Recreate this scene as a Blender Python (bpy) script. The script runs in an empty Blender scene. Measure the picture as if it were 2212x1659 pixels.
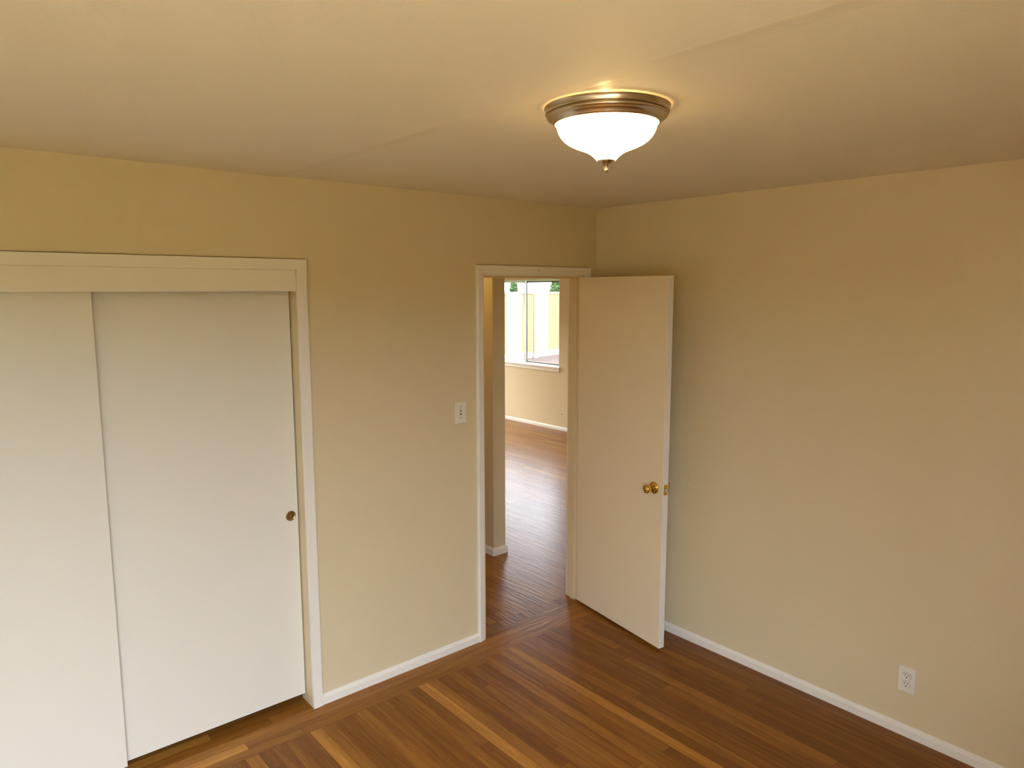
import bpy, bmesh, math, random
from mathutils import Matrix, Vector

random.seed(7)
sc = bpy.context.scene
COL = sc.collection

# ------------------------------------------------------------------ camera
cam_d = bpy.data.cameras.new('camera')
cam = bpy.data.objects.new('camera', cam_d)
COL.objects.link(cam)
cam_d.sensor_width = 36.0
cam_d.lens = 36.0 * 1543.04 / 2212.0
cam_d.clip_start = 0.02
_yaw, _pit, _rol = 0.704754999, -0.131141526, -0.00144307
_F = Vector((math.sin(_yaw) * math.cos(_pit), math.cos(_yaw) * math.cos(_pit), math.sin(_pit)))
_R = Vector((math.cos(_yaw), -math.sin(_yaw), 0))
_U = _R.cross(_F)
_R2 = math.cos(_rol) * _R + math.sin(_rol) * _U
_U2 = -math.sin(_rol) * _R + math.cos(_rol) * _U
M = Matrix.Identity(4)
for i in range(3):
    M[i][0], M[i][1], M[i][2] = _R2[i], _U2[i], -_F[i]
M.translation = Vector((-3.22867, -3.01388, 1.95969))
cam.matrix_world = M
sc.camera = cam

# ------------------------------------------------------------------ sky, daylight, exposure
SKY = 42.5
LAMP_GLASS = 10.5          # radiance of the lit glass bowl
LAMP_BULB = 2.0           # W, bulbs inside the pan of the fixture
HALL_BULB = 8.0
world = bpy.data.worlds.new('sky')
sc.world = world
world.use_nodes = True
wn, wl = world.node_tree.nodes, world.node_tree.links
wn.clear()
w_out = wn.new('ShaderNodeOutputWorld')
w_bg = wn.new('ShaderNodeBackground')
w_bg.inputs['Strength'].default_value = SKY
w_tc = wn.new('ShaderNodeTexCoord')
w_sep = wn.new('ShaderNodeSeparateXYZ')
w_ramp = wn.new('ShaderNodeValToRGB')
w_ramp.color_ramp.elements[0].position = 0.0
w_ramp.color_ramp.elements[0].color = (0.78, 0.86, 1.0, 1)
w_ramp.color_ramp.elements[1].position = 1.0
w_ramp.color_ramp.elements[1].color = (0.78, 0.86, 1.0, 1)
wl.new(w_tc.outputs['Generated'], w_sep.inputs[0])
wl.new(w_sep.outputs['Z'], w_ramp.inputs[0])
wl.new(w_ramp.outputs[0], w_bg.inputs['Color'])
wl.new(w_bg.outputs[0], w_out.inputs[0])

# window openings (also used for the walls below): the bedroom's behind the camera, three in the living room (two added unseen for daylight)
BW = (-4.40, -2.85, 0.80, 2.10)          # x0,x1,z0,z1 in the wall y=-3.45
LW = (4.113, 5.665, 0.885, 2.105)        # y0,y1,z0,z1 in the wall x=3.69
LW2 = (1.10, 2.90, 0.885, 2.105)
EW = (0.9, 3.1, 0.885, 2.105)            # x0,x1,z0,z1 in the wall y=6.6


def portal(name, loc, direction, sx, sy):
    d = bpy.data.lights.new(name, 'AREA')
    d.shape = 'RECTANGLE'
    d.size, d.size_y = sx, sy
    d.cycles.is_portal = True
    o = bpy.data.objects.new(name, d)
    COL.objects.link(o)
    o.location = loc
    o.rotation_euler = Vector(direction).to_track_quat('-Z', 'Y').to_euler()
    return o


portal('daylight_bedroom', ((BW[0] + BW[1]) / 2, -3.62, (BW[2] + BW[3]) / 2), (0, 1, 0), BW[1] - BW[0], BW[3] - BW[2])
portal('daylight_living', (3.84, (LW[0] + LW[1]) / 2, (LW[2] + LW[3]) / 2), (-1, 0, 0), LW[1] - LW[0], LW[3] - LW[2])
portal('daylight_living', (3.84, (LW2[0] + LW2[1]) / 2, (LW2[2] + LW2[3]) / 2), (-1, 0, 0), LW2[1] - LW2[0], LW2[3] - LW2[2])
portal('daylight_living', ((EW[0] + EW[1]) / 2, 6.75, (EW[2] + EW[3]) / 2), (0, -1, 0), EW[1] - EW[0], EW[3] - EW[2])

vs = sc.view_settings
vs.view_transform = 'Standard'
vs.look = 'None'
vs.exposure = 0.0
vs.gamma = 1.0
vs.use_curve_mapping = False
sc.cycles.use_denoising = True
sc.cycles.max_bounces = 12
sc.cycles.diffuse_bounces = 8
sc.cycles.glossy_bounces = 5
sc.cycles.transparent_max_bounces = 12
sc.cycles.sample_clamp_indirect = 12.0
sc.cycles.caustics_reflective = False
sc.cycles.caustics_refractive = False
sc.cycles.use_adaptive_sampling = False

# ------------------------------------------------------------------ materials


def new_mat(name):
    m = bpy.data.materials.new(name)
    m.use_nodes = True
    n = m.node_tree.nodes
    return m, n, m.node_tree.links, n['Principled BSDF']


def paint(name, col, rough=0.5, bump=0.0, scale=120.0, spec=0.35, var=0.02):
    m, n, l, b = new_mat(name)
    tc = n.new('ShaderNodeTexCoord')
    nz = n.new('ShaderNodeTexNoise')
    nz.inputs['Scale'].default_value = 2.2
    nz.inputs['Detail'].default_value = 3
    l.new(tc.outputs['Object'], nz.inputs['Vector'])
    mix = n.new('ShaderNodeMix')
    mix.data_type = 'RGBA'
    mix.inputs['A'].default_value = tuple(c * (1 - var) for c in col) + (1,)
    mix.inputs['B'].default_value = tuple(min(1, c * (1 + var)) for c in col) + (1,)
    l.new(nz.outputs['Fac'], mix.inputs['Factor'])
    l.new(mix.outputs['Result'], b.inputs['Base Color'])
    b.inputs['Roughness'].default_value = rough
    b.inputs['Specular IOR Level'].default_value = spec
    if bump > 0:
        n2 = n.new('ShaderNodeTexNoise')
        n2.inputs['Scale'].default_value = scale
        n2.inputs['Detail'].default_value = 3
        l.new(tc.outputs['Object'], n2.inputs['Vector'])
        bp = n.new('ShaderNodeBump')
        bp.inputs['Strength'].default_value = bump
        bp.inputs['Distance'].default_value = 0.004
        l.new(n2.outputs['Fac'], bp.inputs['Height'])
        l.new(bp.outputs[0], b.inputs['Normal'])
    return m


def metal(name, col, rough=0.2, brushed=False):
    m, n, l, b = new_mat(name)
    b.inputs['Base Color'].default_value = col + (1,)
    b.inputs['Metallic'].default_value = 1.0
    tc = n.new('ShaderNodeTexCoord')
    nz = n.new('ShaderNodeTexNoise')
    nz.inputs['Scale'].default_value = 90 if brushed else 25
    l.new(tc.outputs['Object'], nz.inputs['Vector'])
    mr = n.new('ShaderNodeMapRange')
    mr.inputs['To Min'].default_value = rough * 0.96
    mr.inputs['To Max'].default_value = rough * 1.04
    l.new(nz.outputs['Fac'], mr.inputs['Value'])
    l.new(mr.outputs[0], b.inputs['Roughness'])
    return m


WALL = paint('wall_paint_beige', (0.71, 0.612, 0.425), 0.45, 0.05, 160)
CEIL = paint('ceiling_paint', (0.79, 0.745, 0.655), 0.6, 0.16, 75)
TRIM = paint('trim_enamel', (0.86, 0.835, 0.80), 0.32, 0.0, spec=0.5, var=0.01)
DOORP = paint('door_paint', (0.79, 0.765, 0.71), 0.42, 0.03, 60, spec=0.4, var=0.012)
DOORC = paint('door_cream', (0.84, 0.735, 0.56), 0.42, 0.03, 60, spec=0.4, var=0.012)
JAMB = paint('jamb_cream', (0.74, 0.61, 0.40), 0.4, spec=0.4, var=0.01)
SHADOW_LINE = paint('painted_shadow', (0.13, 0.075, 0.03), 0.9, var=0.2)  # flat brown for the painted shadow lines over the casings
PLATE = paint('plate_plastic', (0.80, 0.77, 0.73), 0.3, 0.0, spec=0.5, var=0.01)
DARK = paint('dark_slot', (0.035, 0.03, 0.025), 0.6)
NICKEL = metal('brushed_nickel', (0.62, 0.53, 0.41), 0.26, True)
BRASS = metal('polished_brass', (0.76, 0.53, 0.14), 0.14)
OLDBRASS = metal('antique_brass', (0.32, 0.23, 0.09), 0.34)
STEEL = metal('screw_steel', (0.45, 0.42, 0.38), 0.4)
ALU = metal('bronze_aluminium', (0.16, 0.14, 0.12), 0.45)
ALUW = metal('mill_aluminium', (0.75, 0.75, 0.75), 0.35)


def wood_floor():
    m, n, l, b = new_mat('oak_strip_floor')
    uv = n.new('ShaderNodeUVMap')
    uv.uv_map = 'grain'
    at = n.new('ShaderNodeAttribute')
    at.attribute_name = 'tone'
    # long streaks
    mp = n.new('ShaderNodeMapping')
    mp.inputs['Scale'].default_value = (1.3, 26.0, 1.0)
    l.new(uv.outputs[0], mp.inputs['Vector'])
    n1 = n.new('ShaderNodeTexNoise')
    n1.inputs['Scale'].default_value = 2.6
    n1.inputs['Detail'].default_value = 6
    n1.inputs['Roughness'].default_value = 0.62
    n1.inputs['Distortion'].default_value = 0.6
    l.new(mp.outputs[0], n1.inputs['Vector'])
    # broad cathedral figure
    mp2 = n.new('ShaderNodeMapping')
    mp2.inputs['Scale'].default_value = (0.8, 13.0, 1.0)
    l.new(uv.outputs[0], mp2.inputs['Vector'])
    n2 = n.new('ShaderNodeTexNoise')
    n2.inputs['Scale'].default_value = 1.5
    n2.inputs['Detail'].default_value = 2
    n2.inputs['Distortion'].default_value = 1.2
    l.new(mp2.outputs[0], n2.inputs['Vector'])
    # pores
    mp3 = n.new('ShaderNodeMapping')
    mp3.inputs['Scale'].default_value = (9.0, 230.0, 1.0)
    l.new(uv.outputs[0], mp3.inputs['Vector'])
    n3 = n.new('ShaderNodeTexNoise')
    n3.inputs['Scale'].default_value = 1.0
    n3.inputs['Detail'].default_value = 2
    l.new(mp3.outputs[0], n3.inputs['Vector'])
    s1 = n.new('ShaderNodeMath'); s1.operation = 'MULTIPLY_ADD'
    s1.inputs[1].default_value = 0.36; s1.inputs[2].default_value = -0.18
    l.new(n1.outputs['Fac'], s1.inputs[0])
    s2 = n.new('ShaderNodeMath'); s2.operation = 'MULTIPLY_ADD'
    s2.inputs[1].default_value = 0.50; s2.inputs[2].default_value = -0.25
    l.new(n2.outputs['Fac'], s2.inputs[0])
    s3 = n.new('ShaderNodeMath'); s3.operation = 'MULTIPLY_ADD'
    s3.inputs[1].default_value = 0.34; s3.inputs[2].default_value = -0.17
    l.new(n3.outputs['Fac'], s3.inputs[0])
    a1 = n.new('ShaderNodeMath'); a1.operation = 'ADD'
    a2 = n.new('ShaderNodeMath'); a2.operation = 'ADD'
    a3 = n.new('ShaderNodeMath'); a3.operation = 'ADD'
    l.new(s1.outputs[0], a1.inputs[0]); l.new(s2.outputs[0], a1.inputs[1])
    l.new(a1.outputs[0], a2.inputs[0]); l.new(s3.outputs[0], a2.inputs[1])
    l.new(a2.outputs[0], a3.inputs[0]); l.new(at.outputs['Fac'], a3.inputs[1])
    rp = n.new('ShaderNodeValToRGB')
    cr = rp.color_ramp
    cr.elements[0].position = 0.0
    cr.elements[0].color = (0.105, 0.032, 0.0055, 1)
    cr.elements[1].position = 1.0
    cr.elements[1].color = (0.64, 0.32, 0.065, 1)
    e = cr.elements.new(0.35); e.color = (0.208, 0.078, 0.0125, 1)
    e = cr.elements.new(0.62); e.color = (0.338, 0.145, 0.026, 1)
    l.new(a3.outputs[0], rp.inputs[0])
    l.new(rp.outputs[0], b.inputs['Base Color'])
    # satin varnish, slightly wavy
    b.inputs['Roughness'].default_value = 0.30
    b.inputs['Specular IOR Level'].default_value = 0.22
    mpb = n.new('ShaderNodeMapping')
    mpb.inputs['Scale'].default_value = (1.6, 22.0, 1.0)
    l.new(uv.outputs[0], mpb.inputs['Vector'])
    n5 = n.new('ShaderNodeTexNoise')
    n5.inputs['Scale'].default_value = 2.0
    n5.inputs['Detail'].default_value = 4
    l.new(mpb.outputs[0], n5.inputs['Vector'])
    bp = n.new('ShaderNodeBump')
    bp.inputs['Strength'].default_value = 0.38
    bp.inputs['Distance'].default_value = 0.004
    l.new(n5.outputs['Fac'], bp.inputs['Height'])
    l.new(bp.outputs[0], b.inputs['Normal'])
    return m


OAK = wood_floor()
GAP = paint('floor_gap', (0.045, 0.018, 0.007), 0.6)


def fence_wood(name, k):
    m, n, l, b = new_mat(name)
    tc = n.new('ShaderNodeTexCoord')
    mp = n.new('ShaderNodeMapping')
    mp.inputs['Scale'].default_value = (20, 20, 1.2)
    l.new(tc.outputs['Object'], mp.inputs['Vector'])
    nz = n.new('ShaderNodeTexNoise')
    nz.inputs['Scale'].default_value = 2
    nz.inputs['Detail'].default_value = 4
    l.new(mp.outputs[0], nz.inputs['Vector'])
    mx = n.new('ShaderNodeMix'); mx.data_type = 'RGBA'
    mx.inputs['A'].default_value = (0.20 * k, 0.140 * k, 0.055 * k, 1)
    mx.inputs['B'].default_value = (0.27 * k, 0.20 * k, 0.085 * k, 1)
    l.new(nz.outputs['Fac'], mx.inputs['Factor'])
    l.new(mx.outputs['Result'], b.inputs['Base Color'])
    b.inputs['Roughness'].default_value = 0.85
    return m


FENCE_A = fence_wood('fence_cedar', 1.0)
FENCE_B = paint('fence_weathered_pale', (0.62, 0.54, 0.40), 0.85, var=0.12)
PATIO = paint('patio_concrete', (0.085, 0.056, 0.046), 0.9, 0.1, 30, var=0.1)
BOUNCE_TAN = paint('bounce_tan', (0.68, 0.47, 0.24), 0.9, 0.1, 30, var=0.08)
BLOCKER_GREEN = paint('blocker_green', (0.030, 0.062, 0.016), 0.6, var=0.5)
LEAF_PALE = paint('leaf_pale_green', (0.060, 0.105, 0.030), 0.6, var=0.6)
BARK = paint('bark_brown', (0.08, 0.05, 0.03), 0.9, var=0.2)


def pane_mat(name, tint):
    m = bpy.data.materials.new(name)
    m.use_nodes = True
    n, l = m.node_tree.nodes, m.node_tree.links
    n.clear()
    out = n.new('ShaderNodeOutputMaterial')
    tr = n.new('ShaderNodeBsdfTransparent')
    tr.inputs[0].default_value = tint + (1,)
    gl = n.new('ShaderNodeBsdfGlossy')
    gl.inputs['Roughness'].default_value = 0.02
    fr = n.new('ShaderNodeFresnel')
    ge = n.new('ShaderNodeNewGeometry')     # same reflectance on both faces of the thin pane
    ir = n.new('ShaderNodeMapRange')
    ir.inputs['To Min'].default_value = 1.45
    ir.inputs['To Max'].default_value = 1 / 1.45
    l.new(ge.outputs['Backfacing'], ir.inputs['Value'])
    l.new(ir.outputs[0], fr.inputs['IOR'])
    mx = n.new('ShaderNodeMixShader')
    l.new(fr.outputs[0], mx.inputs[0])
    l.new(tr.outputs[0], mx.inputs[1])
    l.new(gl.outputs[0], mx.inputs[2])
    l.new(mx.outputs[0], out.inputs[0])
    return m


GLASS = pane_mat('window_glass', (0.93, 0.96, 0.95))
DIMMED = pane_mat('dimmed_window_glass', (0.56, 0.56, 0.55))     # pane tint darkened to cut the daylight through it


def bowl_mat():
    m, n, l, b = new_mat('lit_opal_glass')
    b.inputs['Base Color'].default_value = (0.9, 0.82, 0.66, 1)
    b.inputs['Roughness'].default_value = 0.25
    b.inputs['Emission Color'].default_value = (1.0, 0.64, 0.25, 1)
    b.inputs['Emission Strength'].default_value = LAMP_GLASS
    return m


BOWL = bowl_mat()

# ------------------------------------------------------------------ mesh helpers


class MB:
    def __init__(self):
        self.bm = bmesh.new()

    def face(self, pts):
        vs_ = [self.bm.verts.new(p) for p in pts]
        return self.bm.faces.new(vs_)

    def box(self, x0, x1, y0, y1, z0, z1, bevel=0.0, seg=2, mat=None):
        vv = []
        for z in (z0, z1):
            for (x, y) in ((x0, y0), (x1, y0), (x1, y1), (x0, y1)):
                vv.append(self.bm.verts.new((x, y, z)))
        ff = [(3, 2, 1, 0), (4, 5, 6, 7), (0, 1, 5, 4), (1, 2, 6, 5), (2, 3, 7, 6), (3, 0, 4, 7)]
        fs = [self.bm.faces.new([vv[i] for i in f]) for f in ff]
        if bevel > 0:
            es = {e for f in fs for e in f.edges}
            r = bmesh.ops.bevel(self.bm, geom=list(es), offset=bevel, segments=seg, affect='EDGES', profile=0.5)
            vv = list({v for f in r['faces'] for v in f.verts} | {v for v in vv if v.is_valid})
        if mat is not None:
            bmesh.ops.transform(self.bm, matrix=mat, verts=[v for v in vv if v.is_valid])
        return self

    def lathe(self, prof, seg=64, mat=None, smooth=True):
        """prof: list of (radius, height); spun round the local z axis"""
        rings = []
        new = []
        for (r, h) in prof:
            if r < 1e-6:
                v = self.bm.verts.new((0, 0, h)); rings.append([v]); new.append(v)
            else:
                ring = [self.bm.verts.new((r * math.cos(2 * math.pi * k / seg), r * math.sin(2 * math.pi * k / seg), h)) for k in range(seg)]
                rings.append(ring); new += ring
        for a, b in zip(rings, rings[1:]):
            for k in range(seg):
                k2 = (k + 1) % seg
                if len(a) == 1 and len(b) == 1:
                    continue
                if len(a) == 1:
                    f = self.bm.faces.new((a[0], b[k2], b[k]))
                elif len(b) == 1:
                    f = self.bm.faces.new((a[k], a[k2], b[0]))
                else:
                    f = self.bm.faces.new((a[k], a[k2], b[k2], b[k]))
                f.smooth = smooth
        if mat is not None:
            bmesh.ops.transform(self.bm, matrix=mat, verts=new)
        return self

    def loft(self, sections, close=True):
        """sections: lists of 3-D points of equal length, closed profile; capped at both ends"""
        rows = [[self.bm.verts.new(p) for p in s] for s in sections]
        n = len(rows[0])
        for a, b in zip(rows, rows[1:]):
            for k in range(n):
                k2 = (k + 1) % n
                self.bm.faces.new((a[k], a[k2], b[k2], b[k]))
        self.bm.faces.new(rows[0][::-1])
        self.bm.faces.new(rows[-1])
        return self

    def build(self, name, mat, parent=None, label=None):
        bmesh.ops.recalc_face_normals(self.bm, faces=self.bm.faces[:])
        me = bpy.data.meshes.new(name)
        self.bm.to_mesh(me)
        self.bm.free()
        me.materials.append(mat)
        o = bpy.data.objects.new(name, me)
        COL.objects.link(o)
        if parent is not None:
            o.parent = parent
        if label:
            o['label'] = label
        return o


def tag(o, label, cat, group=None, kind=None):
    o['label'] = label
    o['category'] = cat
    if group:
        o['group'] = group
    if kind:
        o['kind'] = kind
    return o


def empty(name, label, cat, loc=(0, 0, 0), rotz=0.0, group=None, kind=None):
    o = bpy.data.objects.new(name, None)
    COL.objects.link(o)
    o.location = loc
    o.rotation_euler = (0, 0, rotz)
    o.empty_display_size = 0.1
    return tag(o, label, cat, group, kind)


H = 2.44
WT = 0.114     # wall thickness


def wall_x(name, y0, y1, x0, x1, holes, label, ztop=H):
    """wall running along x with rectangular holes (x0,x1,z0,z1)"""
    mb = MB()
    xs = sorted({x0, x1} | {h[0] for h in holes} | {h[1] for h in holes})
    for a, b in zip(xs, xs[1:]):
        cur = 0.0
        for h in sorted([h for h in holes if h[0] <= a + 1e-6 and h[1] >= b - 1e-6], key=lambda q: q[2]):
            if h[2] > cur + 1e-6:
                mb.box(a, b, y0, y1, cur, h[2])
            cur = h[3]
        if cur < ztop - 1e-6:
            mb.box(a, b, y0, y1, cur, ztop)
    bmesh.ops.remove_doubles(mb.bm, verts=mb.bm.verts[:], dist=1e-5)
    o = mb.build(name, WALL)
    return tag(o, label, 'wall', kind='structure')


def wall_y(name, x0, x1, y0, y1, holes, label, ztop=H):
    mb = MB()
    ys = sorted({y0, y1} | {h[0] for h in holes} | {h[1] for h in holes})
    for a, b in zip(ys, ys[1:]):
        cur = 0.0
        for h in sorted([h for h in holes if h[0] <= a + 1e-6 and h[1] >= b - 1e-6], key=lambda q: q[2]):
            if h[2] > cur + 1e-6:
                mb.box(x0, x1, a, b, cur, h[2])
            cur = h[3]
        if cur < ztop - 1e-6:
            mb.box(x0, x1, a, b, cur, ztop)
    bmesh.ops.remove_doubles(mb.bm, verts=mb.bm.verts[:], dist=1e-5)
    o = mb.build(name, WALL)
    return tag(o, label, 'wall', kind='structure')


# ------------------------------------------------------------------ room shell
XL, YF = -4.55, -3.45                 # left wall, wall behind the camera
CJ = -1.906                           # closet: face of the right jamb
CJL = -3.62                           # closet: face of the left jamb
DL, DR = -0.862, -0.108               # bedroom doorway: jamb faces
DH = 2.036                            # underside of the head jamb
JT = 0.018
XF = 3.69                             # far wall of the living room
YE = 6.60                             # end wall of the living room
PX0, PX1, PY0 = -0.030, 0.083, 0.960  # partition end seen through the doorway

wall_x('wall_back', 0, WT, XL, WT, [(CJL - JT, CJ + JT, 0, 2.064), (DL - JT, DR + JT, 0, DH + JT)],
       'beige wall with the closet and the open doorway')
wall_y('wall_right', 0, WT, YF - WT, 0, [], 'plain beige wall to the right of the open door')
wall_x('wall_front', YF - WT, YF, XL - WT, 0, [BW], 'beige wall behind the camera with the bedroom window')
wall_y('wall_left', XL - WT, XL, YF, WT, [], 'beige wall at the left end of the bedroom')
# closet box
wall_x('wall_closet', 0.80, 0.80 + 0.09, XL - WT, -1.20, [], 'back wall inside the closet')
wall_y('wall_closet_side', -1.29, -1.20, WT, 0.80, [], 'side wall between closet and hall')
wall_y('wall_closet_end', XL - WT, XL, WT, 0.80, [], 'left end wall inside the closet')
# hall and living room
wall_y('wall_hall', -1.20, -1.11, 0.89, 3.0, [], 'hall wall opposite the partition')
wall_x('wall_hall_end', 3.0, 3.09, -1.20, PX0, [], 'wall at the end of the hall')
wall_y('wall_partition', PX0, PX1, PY0, YE, [], 'end of the partition wall seen just inside the doorway')
wall_y('wall_far', XF, XF + WT, 0, YE + WT, [LW, LW2], 'far living room wall with the bright window')
wall_x('wall_end', YE, YE + WT, PX0, XF, [EW], 'end wall of the living room')
wall_x('wall_living', 0, WT, WT, XF, [], 'near wall of the living room')


# ceiling: one sheet with a shallow taped seam running along y at x = -1.985
def ceiling():
    mb = MB()
    prof = [(XL - WT, 2.44), (-2.60, 2.4400), (-2.30, 2.4388), (-2.08, 2.4366), (-2.000, 2.4350), (-1.990, 2.4346), (-1.985, 2.4347),
            (-1.975, 2.4356), (-1.950, 2.4380), (-1.924, 2.4400), (XF + WT, 2.44)]
    y0, y1 = YF - WT, YE + WT
    for (xa, za), (xb, zb) in zip(prof, prof[1:]):
        a = mb.bm.verts.new((xa, y0, za)); b = mb.bm.verts.new((xb, y0, zb))
        c = mb.bm.verts.new((xb, y1, zb)); d = mb.bm.verts.new((xa, y1, za))
        mb.bm.faces.new((a, d, c, b))
    bmesh.ops.remove_doubles(mb.bm, verts=mb.bm.verts[:], dist=1e-6)
    mb.box(XL - WT, XF + WT, y0, y1, 2.4405, 2.60)
    o = mb.build('ceiling', CEIL)
    return tag(o, 'cream ceiling with a faint taped seam beside the lamp', 'ceiling', kind='structure')


ceiling()


# floor: oak strips with their own tone and grain
def floor():
    bm = bmesh.new()
    uvl = bm.loops.layers.uv.new('grain')
    tl = bm.faces.layers.float.new('tone')
    W = 0.0572
    g = 0.0005

    def plank(x0, x1, y0, y1, along, tone):
        p = [(x0 + g, y0 + g), (x1 - g, y0 + g), (x1 - g, y1 - g), (x0 + g, y1 - g)]
        if x1 - x0 < 3 * g or y1 - y0 < 3 * g:
            return
        f = bm.faces.new([bm.verts.new((x, y, 0.0)) for x, y in p])
        ou, ov = random.uniform(0, 60), random.uniform(0, 60)
        for lp in f.loops:
            x, y = lp.vert.co.x, lp.vert.co.y
            lp[uvl].uv = ((y if along == 'y' else x) + ou, (x if along == 'y' else y) + ov)
        f[tl] = tone
        f.material_index = 0

    def rnd_tone():
        r = random.random()
        if r < 0.035:
            return random.uniform(0.56, 0.66)
        if r < 0.30:
            return random.uniform(0.28, 0.37)
        return random.uniform(0.36, 0.50)

    def field(x0, x1, y0, y1, along, fixed=(), light=0.0):
        a0, a1 = (x0, x1) if along == 'y' else (y0, y1)
        b0, b1 = (y0, y1) if along == 'y' else (x0, x1)
        # strips are laid on a common grid so that they line up
        k = math.floor(a0 / W + 1e-6)
        while k * W < a1 - 1e-4:
            s0, s1 = max(a0, k * W), min(a1, (k + 1) * W)
            c = (s0 + s1) / 2
            fx = [t for (p, t, q) in fixed if abs(p - c) < W / 2]
            pos = b0 - random.uniform(0.0, 1.2)
            while pos < b1:
                ln = random.uniform(0.7, 1.9) if not fx else random.uniform(5.5, 6.5)
                e0, e1 = max(b0, pos), min(b1, pos + ln)
                t = rnd_tone() + light
                if b1 - e1 < 0.03:
                    e1 = b1
                if fx:
                    t = fx[0]
                if e1 - e0 > 0.002 and not (e1 < b1 and e1 - e0 < 0.02):
                    if along == 'y':
                        plank(s0, s1, e0, e1, 'y', t)
                    else:
                        plank(e0, e1, s0, s1, 'x', t)
                pos = e1 if e1 - e0 >= 0.02 or pos + ln > b0 + 0.02 else b0
            k += 1

    B = -3 * W     # three border strips along the back wall
    random.seed(11)
    field(XL, 0.0, YF, B, 'y', fixed=[(-1.973, 0.72, 0), (-1.916, 0.52, 0), (-1.744, 0.56, 0), (-1.401, 0.76, 0), (-1.344, 0.54, 0), (-1.001, 0.53, 0), (-0.830, 0.66, 0), (-2.288, 0.60, 0)])
    random.seed(5)
    for k, cuts in enumerate(([(XL, 0.50), (-2.76, 0.58), (-1.62, 0.50), (-0.55, 0.46), (0.0, 0)],
                              [(XL, 0.52), (-2.80, 0.80), (-2.25, 0.56), (-1.05, 0.50), (0.0, 0)],
                              [(XL, 0.50), (-2.02, 0.55), (-0.80, 0.48), (0.0, 0)])):
        for (xa, t), (xb, _) in zip(cuts, cuts[1:]):
            plank(xa, xb, -(k + 1) * W, -k * W, 'x', t)
    field(XL, -1.29, 0.0, 0.80, 'x', light=0.05)
    field(DL - JT, DR + JT, 0.0, 0.036, 'x')
    field(DL - JT, DR + JT, 0.036, WT, 'y')
    random.seed(23)
    field(-1.20, XF, WT, YE, 'y', light=0.05)
    # dark sub-floor showing in the joints
    for z, mi in ((-0.0015, 1), (-0.08, 1)):
        f = bm.faces.new([bm.verts.new(p + (z,)) for p in ((XL - WT, YF - WT), (XF + WT, YF - WT), (XF + WT, YE + WT), (XL - WT, YE + WT))])
        f.material_index = mi
    me = bpy.data.meshes.new('floor')
    bm.to_mesh(me)
    bm.free()
    me.materials.append(OAK)
    me.materials.append(GAP)
    o = bpy.data.objects.new('floor', me)
    COL.objects.link(o)
    return tag(o, 'varnished brown oak strip floor', 'floor', kind='structure')


floor()

# baseboards: ogee-topped profile, (depth from wall, height)
BP = [(0.0, 0.0), (0.0135, 0.0), (0.0135, 0.034), (0.0115, 0.0385), (0.0085, 0.041), (0.0075, 0.046), (0.0055, 0.0485), (0.0, 0.050)]


def baseboard(name, p0, p1, nrm, label):
    """p0,p1 on the wall face at floor level; nrm points into the room"""
    secs = []
    for p in (p0, p1):
        secs.append([(p[0] + nrm[0] * d, p[1] + nrm[1] * d, h) for d, h in BP])
    o = MB().loft(secs).build(name, TRIM)
    return tag(o, label, 'baseboard', kind='structure')


baseboard('baseboard_back', (-1.8605, 0), (-0.9150, 0), (0, -1), 'white baseboard between the closet and the doorway')
baseboard('baseboard_right', (0, YF), (0, -0.0135), (-1, 0), 'white baseboard along the right wall under the outlet')
baseboard('baseboard_corner', (-0.053, 0), (0, 0), (0, -1), 'short white baseboard in the corner behind the door')
baseboard('baseboard_left', (XL, YF), (XL, 0), (1, 0), 'white baseboard on the left bedroom wall')
baseboard('baseboard_front', (XL + 0.0135, YF), (-0.0135, YF), (0, 1), 'white baseboard behind the camera')
baseboard('baseboard_far', (XF, WT), (XF, YE), (-1, 0), 'white baseboard under the bright far window')
baseboard('baseboard_end', (PX1 + 0.0135, YE), (XF - 0.0135, YE), (0, -1), 'white baseboard on the end wall of the living room')


def partition_base():
    # wraps the free end of the partition, mitred at both corners
    path = [((PX0, 3.0), (-1, 0)), ((PX0, PY0), (-1, -1)), ((PX1, PY0), (1, -1)), ((PX1, YE), (1, 0))]
    secs = [[(p[0] + n[0] * d, p[1] + n[1] * d, h * 1.16) for d, h in BP] for p, n in path]
    o = MB().loft(secs).build('baseboard_partition', TRIM)
    return tag(o, 'white baseboard round the end of the partition in the hall', 'baseboard', kind='structure')


partition_base()

# ------------------------------------------------------------------ doorway trim (casing, jamb, stop)


def casing_leg(mb, xin, sgn, ztop, prof):
    a = [(xin + sgn * w, -t, 0.0) for w, t in prof]
    b = [(xin + sgn * w, -t, ztop + w) for w, t in prof]
    mb.loft([a, b])


def casing_head(mb, xl, xr, ztop, prof):
    a = [(xl - w, -t, ztop + w) for w, t in prof]
    b = [(xr + w, -t, ztop + w) for w, t in prof]
    mb.loft([a, b])


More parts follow.
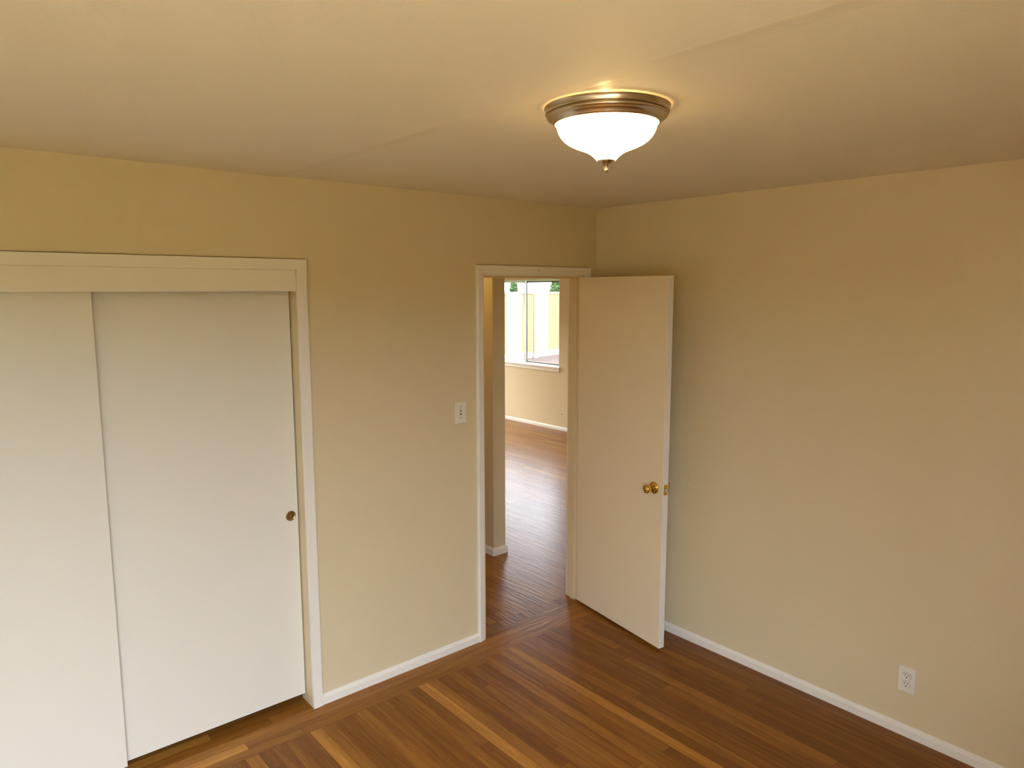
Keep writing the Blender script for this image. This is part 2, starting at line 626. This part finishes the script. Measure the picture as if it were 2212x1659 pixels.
DC = [(0, 0), (0, 0.0085), (0.002, 0.0105), (0.012, 0.0125), (0.032, 0.0165), (0.0345, 0.0178), (0.040, 0.0175), (0.0425, 0.0150), (0.0430, 0.0)]
t1 = empty('trim_1', 'white casing and jamb round the open bedroom doorway', 'door frame', (0, 0, 0), kind='structure')
m_ = MB(); casing_leg(m_, -0.8735, -1, 2.0475, DC); m_.build('side_casing', TRIM, t1)
m_ = MB(); casing_leg(m_, -0.0955, 1, 2.0475, DC); m_.build('side_casing', TRIM, t1)
m_ = MB(); casing_head(m_, -0.8735, -0.0955, 2.0475, DC); m_.build('head_casing', TRIM, t1)
m_ = MB(); m_.box(DL - JT, DL, 0.0, WT, 0, DH + JT, 0.0012); m_.build('side_jamb', JAMB, t1)
m_ = MB(); m_.box(DR, DR + JT, 0.0, WT, 0, DH + JT, 0.0012); m_.build('side_jamb', JAMB, t1)
m_ = MB(); m_.box(DL, DR, 0.0, WT, DH, DH + JT, 0.0012); m_.build('head_jamb', TRIM, t1)
m_ = MB()
m_.box(DL, DL + 0.011, 0.040, 0.075, 0, DH, 0.0015)
m_.box(DR - 0.011, DR, 0.040, 0.075, 0, DH, 0.0015)
m_.box(DL + 0.011, DR - 0.011, 0.040, 0.075, DH - 0.011, DH, 0.0015)
m_.build('door_stop', JAMB, t1)
m_ = MB(); m_.box(-0.9165, -0.0525, -0.0016, 0.0, 2.0905, 2.0922); m_.build('shadow_line', SHADOW_LINE, t1, 'thin painted shadow line above the casing')  # shadow over the door casing, modelled as a dark strip
# casing on the hall side
m_ = MB()
m_.box(DL - 0.055, DL - 0.008, WT, WT + 0.016, 0, 2.09, 0.002)
m_.box(DR + 0.008, DR + 0.055, WT, WT + 0.016, 0, 2.09, 0.002)
m_.box(DL - 0.008, DR + 0.008, WT, WT + 0.016, 2.044, 2.09, 0.002)
m_.build('hall_casing', TRIM, t1)

# ------------------------------------------------------------------ closet trim
CC = [(0, 0), (0, 0.0150), (0.0015, 0.0170), (0.0400, 0.0172), (0.0450, 0.0165), (0.0466, 0.0145), (0.0466, 0.0)]
t2 = empty('trim_2', 'white casing, jamb and valance round the closet', 'closet frame', (0, 0, 0), kind='structure')
m_ = MB(); casing_leg(m_, CJ, 1, 2.0462, CC); m_.build('side_casing', TRIM, t2)
m_ = MB(); casing_leg(m_, CJL, -1, 2.0462, CC); m_.build('side_casing', TRIM, t2)
m_ = MB(); casing_head(m_, CJL, CJ, 2.0462, CC); m_.build('head_casing', TRIM, t2)
m_ = MB(); m_.box(CJ, CJ + JT, 0.0, WT, 0, 2.064, 0.001); m_.build('side_jamb', WALL, t2, 'beige painted jamb')
m_ = MB(); m_.box(CJL - JT, CJL, 0.0, WT, 0, 2.064, 0.001); m_.build('side_jamb', WALL, t2, 'beige painted jamb')
m_ = MB(); m_.box(CJL, CJ, 0.0, WT, 2.0462, 2.064, 0.001); m_.build('head_jamb', TRIM, t2)
m_ = MB(); m_.box(CJL + 0.001, CJ - 0.001, -0.007, 0.011, 1.9545, 2.0462, 0.0015); m_.build('valance', TRIM, t2)
m_ = MB(); m_.box(CJL, CJ, 0.022, 0.098, 2.015, 2.045, 0.001); m_.build('track', ALUW, t2)

m_ = MB(); m_.box(CJL - 0.046, CJ + 0.045, -0.0018, 0.0, 2.0926, 2.0956); m_.build('shadow_line', SHADOW_LINE, t2, 'painted shadow line above the casing')  # same strip of painted shade over the closet head


def closet_door(name, x0, x1, y0, pullx, label):
    e = empty(name, label, 'closet door', ((x0 + x1) / 2, y0 + 0.015, 0.047), kind='structure')
    L = Matrix.Translation((-(x0 + x1) / 2, -(y0 + 0.015), -0.047))
    mb = MB()
    mb.box(x0, x1, y0, y0 + 0.030, 0.047, 2.005, 0.0015, mat=L)
    mb.build('door_panel', DOORP, e)
    # recessed cup pull
    P = L @ Matrix.Translation((pullx, y0, 0.931)) @ Matrix.Rotation(math.radians(90), 4, 'X')
    mb = MB()
    mb.lathe([(0.0, 0.0006), (0.0145, 0.0006), (0.0175, 0.0012), (0.0195, 0.0030), (0.0215, 0.0036), (0.0232, 0.0022), (0.0236, 0.0)], 48, P)
    p = mb.build('finger_pull', OLDBRASS, e, 'round antique brass finger pull')
    mb = MB()
    mb.lathe([(0.0, 0.0026), (0.0040, 0.0022), (0.0048, 0.0007)], 24, P)
    mb.build('pull_screw', OLDBRASS, p)
    return e


closet_door('door_2', -3.610, -2.688, 0.0270, -3.55, 'front sliding closet door at the left edge of the picture')
closet_door('door_3', -2.840, -1.912, 0.0640, -1.9465, 'rear sliding closet door with a round brass pull')

# ------------------------------------------------------------------ bedroom door, open about 82 degrees


def knob_profile():
    # rosette flush on the door, neck, tulip knob with a domed end (radius, distance from the door)
    return ([(0.0, 0.0), (0.0330, 0.0), (0.0330, 0.003), (0.0310, 0.0065), (0.0250, 0.0095), (0.0180, 0.0110), (0.0150, 0.0125)],
            [(0.0170, 0.0125), (0.0165, 0.0200), (0.0172, 0.0270), (0.0192, 0.0350), (0.0216, 0.0430), (0.0232, 0.0500), (0.0234, 0.0550),
             (0.0222, 0.0592), (0.0190, 0.0617), (0.0110, 0.0625)],
            [(0.0110, 0.0625), (0.0105, 0.0640), (0.0070, 0.0655), (0.0, 0.0660)])


DW, DT = 0.742, 0.0365
PIV = (-0.0955, -0.0030)
ANG = math.radians(81.6)
d1 = empty('door_1', 'white flush bedroom door standing open with a brass knob', 'door', (PIV[0], PIV[1], 0), ANG, kind='structure')
# local frame: closed door, x from -DW to 0, y from 0.003 (room face) to 0.003+DT (hall face)
Y0, Y1 = 0.003, 0.003 + DT
X0, X1 = -0.004 - DW, -0.004
m_ = MB(); m_.box(X0 + 0.003, X1, Y0, Y1, 0.019, 2.031, 0.0012); m_.build('door_panel', DOORC, d1)
m_ = MB(); m_.box(X0, X0 + 0.003, Y0, Y1, 0.019, 2.031, 0.0008); m_.build('door_edge', TRIM, d1, 'white painted free edge of the door')
KX, KZ = X0 + 0.068, 0.906
for side, (yy, rx) in (('hall', (Y1, -90)), ('room', (Y0, 90))):
    P = Matrix.Translation((KX, yy, KZ)) @ Matrix.Rotation(math.radians(rx), 4, 'X')
    ro, kb, bt = knob_profile()
    m_ = MB(); m_.lathe(kb, 48, P); k_ = m_.build('door_knob', BRASS, d1, 'polished brass knob')
    m_ = MB(); m_.lathe(ro, 48, P); m_.build('rosette', BRASS, k_)
    m_ = MB(); m_.lathe(bt, 32, P); m_.build('lock_button', BRASS, k_)
m_ = MB(); m_.box(X0 - 0.0008, X0 + 0.002, (Y0 + Y1) / 2 - 0.0127, (Y0 + Y1) / 2 + 0.0127, KZ - 0.0285, KZ + 0.0285, 0.0005)
lp_ = m_.build('latch_plate', BRASS, d1, 'small brass latch plate')
m_ = MB(); yc = (Y0 + Y1) / 2
m_.loft([[(X0, yc - 0.006, KZ - 0.0085), (X0, yc + 0.007, KZ - 0.0085), (X0, yc + 0.007, KZ + 0.0085), (X0, yc - 0.006, KZ + 0.0085)],
         [(X0 - 0.0115, yc - 0.006, KZ - 0.0085), (X0 - 0.0115, yc - 0.001, KZ - 0.0085), (X0 - 0.0115, yc - 0.001, KZ + 0.0085), (X0 - 0.0115, yc - 0.006, KZ + 0.0085)]])
m_.build('latch_bolt', STEEL, lp_, 'steel latch bolt')
for dz in (-0.0215, 0.0215):
    P = Matrix.Translation((X0 - 0.0008, yc, KZ + dz)) @ Matrix.Rotation(math.radians(-90), 4, 'Y')
    m_ = MB(); m_.lathe([(0.0035, 0.0), (0.0033, 0.0006), (0.0, 0.0009)], 20, P); m_.build('screw', OLDBRASS, lp_)
for hz in (0.22, 1.02, 1.82):
    m_ = MB()
    m_.lathe([(0.0, -0.046), (0.0035, -0.044), (0.005, -0.042), (0.005, 0.042), (0.0035, 0.044), (0.0, 0.046)], 20, Matrix.Translation((0.001, -0.0015, hz)))
    m_.build('hinge', BRASS, d1)

# ------------------------------------------------------------------ ceiling light
LC = (-1.755, -1.672)
cl = empty('ceiling_light', 'lit flush mount ceiling lamp with opal bowl and nickel rim', 'ceiling light', (LC[0], LC[1], H))
pan = [(0.110, -0.0335), (0.1375, -0.0415), (0.1378, -0.0455), (0.1405, -0.0455), (0.1425, -0.0420), (0.1450, -0.0375), (0.1480, -0.0340), (0.1520, -0.0320), (0.1565, -0.0300),
       (0.1592, -0.0280), (0.1604, -0.0255), (0.1600, -0.0232), (0.1575, -0.0218), (0.1545, -0.0212), (0.1545, -0.0202), (0.1600, -0.0200), (0.1632, -0.0190), (0.1640, -0.0170), (0.1643, -0.0060),
       (0.1665, -0.0050), (0.1668, -0.0034), (0.1650, -0.0030), (0.1625, -0.0034), (0.1625, -0.0170), (0.1530, -0.0190), (0.1530, -0.0270), (0.1360, -0.0350), (0.110, -0.0320)]
m_ = MB(); m_.lathe(pan, 128); m_.build('rim', NICKEL, cl, 'brushed nickel rim')
bowl = [(0.1300, -0.0400), (0.1335, -0.0440), (0.1340, -0.0470), (0.1325, -0.0530), (0.1290, -0.0640), (0.1230, -0.0750), (0.1140, -0.0850), (0.1020, -0.0935), (0.0880, -0.1005),
        (0.0740, -0.1060), (0.0620, -0.1105), (0.0520, -0.1150), (0.0430, -0.1205), (0.0355, -0.1265), (0.0295, -0.1325), (0.0250, -0.1375), (0.0, -0.1375)]
m_ = MB(); m_.lathe(bowl, 128); m_.build('glass_bowl', BOWL, cl, 'glowing opal glass bowl')
cap = [(0.0, -0.1345), (0.0236, -0.1345), (0.0240, -0.1365), (0.0225, -0.1395), (0.0190, -0.1435), (0.0130, -0.1475), (0.0085, -0.1495), (0.0, -0.1497)]
m_ = MB(); m_.lathe(cap, 48); fin = m_.build('finial', NICKEL, cl, 'nickel finial')
kn = [(0.0, -0.1490), (0.0058, -0.1495), (0.0045, -0.1515), (0.0045, -0.1535), (0.0066, -0.1550), (0.0068, -0.1570), (0.0050, -0.1580), (0.0062, -0.1595), (0.0072, -0.1625), (0.0066, -0.1655), (0.0045, -0.1675), (0.0, -0.1683)]
m_ = MB(); m_.lathe(kn, 32); m_.build('finial_knob', NICKEL, fin)
# bulb above the bowl: its light leaks through the gap between the rim and the ceiling
bl = bpy.data.lights.new('bulb', 'POINT')
bl.energy = LAMP_BULB
bl.color = (1.0, 0.62, 0.24)
bl.shadow_soft_size = 0.004
bo = bpy.data.objects.new('bulb', bl)
COL.objects.link(bo)
bo.location = (LC[0] - 0.03, LC[1] - 0.02, H - 0.0065)
# warm ceiling bulb of the side hall (out of view round the corner)
hb = bpy.data.lights.new('hall_bulb', 'POINT')
hb.energy = HALL_BULB
hb.color = (1.0, 0.68, 0.22)
hb.shadow_soft_size = 0.04
ho = bpy.data.objects.new('hall_bulb', hb)
COL.objects.link(ho)
ho.location = (-0.34, 1.42, 2.36)

# ------------------------------------------------------------------ wall plates


def wall_switch(loc, rotz, label):
    """built facing -y"""
    e = empty('light_switch', label, 'light switch', loc, rotz)
    mb = MB()
    mb.box(-0.035, 0.035, -0.0055, 0.0, -0.057, 0.057, 0.0022, 3)
    mb.build('cover_plate', PLATE, e)
    mb = MB(); mb.box(-0.0055, 0.0055, -0.0064, -0.004, -0.0125, 0.0125)
    sl = mb.build('toggle_slot', DARK, e, 'dark toggle slot')
    mb = MB()
    mb.loft([[(-0.0044, -0.005, -0.0075), (0.0044, -0.005, -0.0075), (0.0044, -0.005, 0.0080), (-0.0044, -0.005, 0.0080)],
             [(-0.0036, -0.0150, 0.0025), (0.0036, -0.0150, 0.0025), (0.0036, -0.0160, 0.0095), (-0.0036, -0.0160, 0.0095)]])
    mb.build('toggle', PLATE, e)
    for dz in (-0.030, 0.030):
        P = Matrix.Translation((0, -0.0054, dz)) @ Matrix.Rotation(math.radians(90), 4, 'X')
        mb = MB(); mb.lathe([(0.0036, 0.0), (0.0033, 0.0008), (0.0, 0.0012)], 20, P); mb.build('screw', STEEL, e)
    return e


wall_switch((-1.0248, 0, 1.3177), 0, 'white toggle switch plate on the beige wall left of the doorway')
wall_switch((PX0, 1.083, 1.315), math.radians(-90), 'white switch plate on the hall partition, seen edge-on through the doorway')


def wall_outlet(loc, rotz, label):
    e = empty('wall_outlet', label, 'outlet', loc, rotz)
    mb = MB(); mb.box(-0.035, 0.035, -0.0055, 0.0, -0.057, 0.057, 0.0022, 3); mb.build('cover_plate', PLATE, e)
    for zc in (0.0195, -0.0195):
        pts = []
        for k in range(40):
            a = 2 * math.pi * k / 40
            x, z = 0.0172 * math.cos(a), 0.0172 * math.sin(a)
            z = max(-0.0135, min(0.0135, z))
            pts.append((x, z))
        # dark hairline round the receptacle, then its face
        mb = MB()
        mb.loft([[(x * 1.05, -0.0050, zc + z * 1.06) for x, z in pts], [(x * 1.05, -0.0057, zc + z * 1.06) for x, z in pts]])
        rim_ = mb.build('receptacle_gap', DARK, e, 'dark gap round the receptacle')
        mb = MB()
        mb.loft([[(x, -0.0050, zc + z) for x, z in pts], [(x, -0.0072, zc + z) for x, z in pts], [(x * 0.95, -0.0078, zc + z * 0.95) for x, z in pts]])
        r_ = mb.build('receptacle', PLATE, e)
        for sx, hgt in ((-0.0063, 0.0085), (0.0063, 0.0070)):
            mb = MB(); mb.box(sx - 0.0013, sx + 0.0013, -0.0081, -0.0070, zc + 0.0045 - hgt / 2, zc + 0.0045 + hgt / 2); mb.build('slot', DARK, r_)
        P = Matrix.Translation((0, -0.0072, zc - 0.0072)) @ Matrix.Rotation(math.radians(90), 4, 'X')
        mb = MB(); mb.lathe([(0.0028, 0.0), (0.0028, 0.0009), (0.0, 0.0009)], 20, P); mb.build('ground_hole', DARK, r_)
    P = Matrix.Translation((0, -0.0054, 0)) @ Matrix.Rotation(math.radians(90), 4, 'X')
    mb = MB(); mb.lathe([(0.0032, 0.0), (0.0030, 0.0008), (0.0, 0.0011)], 20, P); mb.build('screw', PLATE, e)
    return e


wall_outlet((0, -1.8955, 0.2578), math.radians(-90), 'white duplex outlet low on the right wall above the baseboard')

# painted-over round bumper where the knob meets the wall
m_ = MB()
m_.lathe([(0.0, 0.0028), (0.0375, 0.0028), (0.0400, 0.0036), (0.0422, 0.0034), (0.0432, 0.0020), (0.0435, 0.0)], 56,
         Matrix.Translation((0, -0.7075, 0.912)) @ Matrix.Rotation(math.radians(-90), 4, 'Y'))
tag(m_.build('wall_bumper', WALL), 'round bumper disc painted beige on the wall beside the door knob', 'door bumper')

# small nail in the head casing over the doorway
m_ = MB()
m_.lathe([(0.0, 0.004), (0.0028, 0.0035), (0.0032, 0.002), (0.0014, 0.001), (0.0014, -0.004)], 16,
         Matrix.Translation((-0.4816, -0.0150, 2.0700)) @ Matrix.Rotation(math.radians(90), 4, 'X'))
tag(m_.build('nail', STEEL), 'tiny nail head in the middle of the casing over the doorway', 'nail')

# stub of wire low on the far living-room wall
m_ = MB()
m_.loft([[(XF, 4.052 + 0.003 * math.cos(a), 0.2330 + 0.003 * math.sin(a)) for a in [2 * math.pi * k / 10 for k in range(10)]],
         [(XF - 0.012, 4.048 + 0.003 * math.cos(a), 0.2335 + 0.003 * math.sin(a)) for a in [2 * math.pi * k / 10 for k in range(10)]],
         [(XF - 0.016, 4.010 + 0.003 * math.cos(a), 0.2280 + 0.003 * math.sin(a)) for a in [2 * math.pi * k / 10 for k in range(10)]]])
tag(m_.build('wire_stub', DARK), 'short dark wire stub low on the far living room wall', 'wire')

# ------------------------------------------------------------------ windows
# window_1: the aluminium slider in the far wall, seen through the doorway
y0, y1, z0, z1 = LW
ym = 4.889
w1 = empty('window_1', 'bright sliding window in the far living room wall', 'window', (XF, (y0 + y1) / 2, z0), kind='structure')
Lw = Matrix.Translation((-XF, -(y0 + y1) / 2, -z0))
m_ = MB()
for a in ((y0, y0 + 0.014, z0, z1), (y1 - 0.014, y1, z0, z1), (y0, y1, z0, z0 + 0.014), (y0, y1, z1 - 0.022, z1)):
    m_.box(XF + 0.048, XF + 0.100, a[0], a[1], a[2], a[3], mat=Lw)
m_.build('frame', ALUW, w1)


def sash(xa, ya, yb, dark):
    mb = MB()
    b = 0.020
    mb.box(xa, xa + 0.018, ya, yb, z0 + 0.014, z0 + 0.014 + b, mat=Lw)
    mb.box(xa, xa + 0.018, ya, yb, z1 - 0.022 - b, z1 - 0.022, mat=Lw)
    mb.box(xa, xa + 0.018, ya, ya + b, z0 + 0.014 + b, z1 - 0.022 - b, mat=Lw)
    mb.box(xa, xa + 0.018, yb - b, yb, z0 + 0.014 + b, z1 - 0.022 - b, mat=Lw)
    s = mb.build('sash', ALU if dark else ALUW, w1)
    mb = MB()
    mb.box(xa + 0.007, xa + 0.011, ya + b, yb - b, z0 + 0.014 + b, z1 - 0.022 - b, mat=Lw)
    mb.build('pane', DIMMED, s)


sash(XF + 0.052, ym, y1 - 0.014, False)
sash(XF + 0.074, y0 + 0.014, ym, True)
m_ = MB(); m_.box(XF - 0.030, XF + 0.047, y0 - 0.030, y1 + 0.030, z0 - 0.020, z0 + 0.002, 0.003, mat=Lw); m_.build('sill', TRIM, w1)
m_ = MB(); m_.box(XF - 0.014, XF, y0 - 0.020, y1 + 0.020, z0 - 0.068, z0 - 0.020, 0.002, mat=Lw); m_.build('apron', TRIM, w1)


def plain_window(name, axis, a0, a1, z0, z1, d0, d1, label, glass=None):
    c = (a0 + a1) / 2
    loc = (c, d0, z0) if axis == 'x' else (d0, c, z0)
    e = empty(name, label, 'window', loc, kind='structure')
    L = Matrix.Translation(-Vector(loc))

    def bx(mb, p0, p1, q0, q1, zz0, zz1):
        if axis == 'x':
            mb.box(p0, p1, q0, q1, zz0, zz1, mat=L)
        else:
            mb.box(q0, q1, p0, p1, zz0, zz1, mat=L)
    mb = MB()
    f = 0.03
    for (p0, p1, s0, s1) in ((a0, a0 + f, z0, z1), (a1 - f, a1, z0, z1), (a0 + f, a1 - f, z0, z0 + f), (a0 + f, a1 - f, z1 - f, z1), (c - 0.02, c + 0.02, z0 + f, z1 - f)):
        bx(mb, p0, p1, d0, d1, s0, s1)
    fr = mb.build('frame', ALUW, e)
    for p0, p1 in ((a0 + f, c - 0.02), (c + 0.02, a1 - f)):
        mb = MB(); bx(mb, p0, p1, (d0 + d1) / 2 - 0.002, (d0 + d1) / 2 + 0.002, z0 + f, z1 - f); mb.build('pane', glass or DIMMED, fr)
    return e


plain_window('added_window_2', 'y', LW2[0], LW2[1], LW2[2], LW2[3], XF + 0.05, XF + 0.09, 'second living room window, added for daylight and hidden by the open door')  # unseen, added to bring more daylight into the living room
plain_window('added_window_3', 'x', EW[0], EW[1], EW[2], EW[3], YE + 0.05, YE + 0.09, 'unseen window added for daylight in the living room end wall', pane_mat('tinted_window_glass', (0.88, 0.84, 0.75)))  # added out of view to light the far wall; pane tint sets how much
plain_window('window_4', 'x', BW[0], BW[1], BW[2], BW[3], YF - 0.09, YF - 0.05, 'bedroom window behind the camera', GLASS)

# ------------------------------------------------------------------ outdoors
m_ = MB(); m_.box(-30, 45, -30, 45, -0.35, -0.09)
tag(m_.build('ground', PATIO), 'pinkish concrete yard outside the windows', 'ground', kind='structure')

m_ = MB(); m_.box(-12, 8, -7.2, YF - WT, -0.09, -0.03, 0.0)  # unseen, added to bounce warm daylight up into the bedroom
tag(m_.build('bounce_slab', BOUNCE_TAN), 'added unseen tan slab bouncing daylight in at the bedroom window', 'bounce_slab', kind='structure')
# unseen box added to block low sky light through the bedroom window
m_ = MB(); m_.box(-14, 12, -8.4, -7.2, -0.09, 2.15, 0.15)
tag(m_.build('sky_blocker', BLOCKER_GREEN), 'added unseen green block cutting low sky outside the bedroom window', 'sky_blocker')

m_ = MB(); m_.box(-9, 5.4, 10.2, 11.2, -0.09, 2.75, 0.15)  # unseen, added to keep bright sky out of the far pane's reflection
tag(m_.build('sky_blocker', BLOCKER_GREEN), 'added unseen green block outside the living room end window', 'sky_blocker')

# timber fence across the yard
FO = Vector((9.839, 12.637, 0.0))
FD = Vector((2.765, 0.645, 0)).normalized()
fang = math.atan2(FD.y, FD.x)
f1 = empty('wooden_fence', 'pale board fence with cap rail outside the far window', 'fence', FO + FD * 0 + Vector((0, 0, -0.09)), fang)
fx0, fx1 = -3.2, 7.0
x = fx0
while x < fx1:
    w = 0.142
    yellow = 0.80 < x + 0.07 < 1.36 or x + 0.07 > 2.22 or x + 0.07 < 0.08
    mb = MB(); mb.box(x + 0.0015, x + w - 0.0015, 0.0, 0.02, 0.20, 1.93, 0.002)
    mb.build('board', FENCE_A if yellow else FENCE_B, f1)
    x += w
m_ = MB(); m_.box(fx0, fx1, -0.025, 0.05, 1.93, 1.985, 0.004); m_.build('cap_rail', FENCE_B, f1)
m_ = MB(); m_.box(fx0, fx1, -0.012, 0.02, 0.02, 0.20, 0.003); m_.build('kick_board', FENCE_B, f1)
for px in (-2.9, -0.75, 1.40, 3.55, 5.70):
    m_ = MB(); m_.box(px - 0.030, px + 0.030, -0.045, 0.0, 0.0, 1.93, 0.003); po_ = m_.build('post', FENCE_A, f1)
    m_ = MB(); m_.box(px - 0.08, px + 0.08, -0.13, -0.046, 0.0, 0.14, 0.01); m_.build('post_base', ALUW, po_, 'pale metal post base')


def garden_tree(loc, h, rad, label):
    e = empty('garden_tree', label, 'tree', loc)
    mb = MB()
    pts = [(0.10, 0.0), (0.08, 0.6), (0.06, h * 0.55), (0.03, h * 0.68), (0.0, h * 0.7)]
    mb.lathe(pts, 10)
    mb.build('trunk', BARK, e)
    mb = MB()
    for k in range(2200):
        d = Vector((random.gauss(0, 1), random.gauss(0, 1), random.gauss(0, 1))).normalized() * random.random() ** 0.4
        c = Vector((d.x * rad, d.y * rad, h * 0.72 + d.z * h * 0.28))
        s = random.uniform(0.04, 0.08)
        a = Vector((random.gauss(0, 1), random.gauss(0, 1), random.gauss(0, 0.6))).normalized()
        b = a.cross(Vector((random.gauss(0, 1), random.gauss(0, 1), random.gauss(0, 1)))).normalized()
        mb.face([c - a * s, c + b * s * 0.45, c + a * s, c - b * s * 0.45])
    me_ = mb.build('foliage', LEAF_PALE, e)
    return e


garden_tree((12.12, 14.94, -0.09), 2.46, 0.13, 'slim green shrub top over the fence at the left of the far window')
garden_tree((14.45, 15.32, -0.09), 2.52, 0.26, 'green tree top over the fence at the right of the far window')
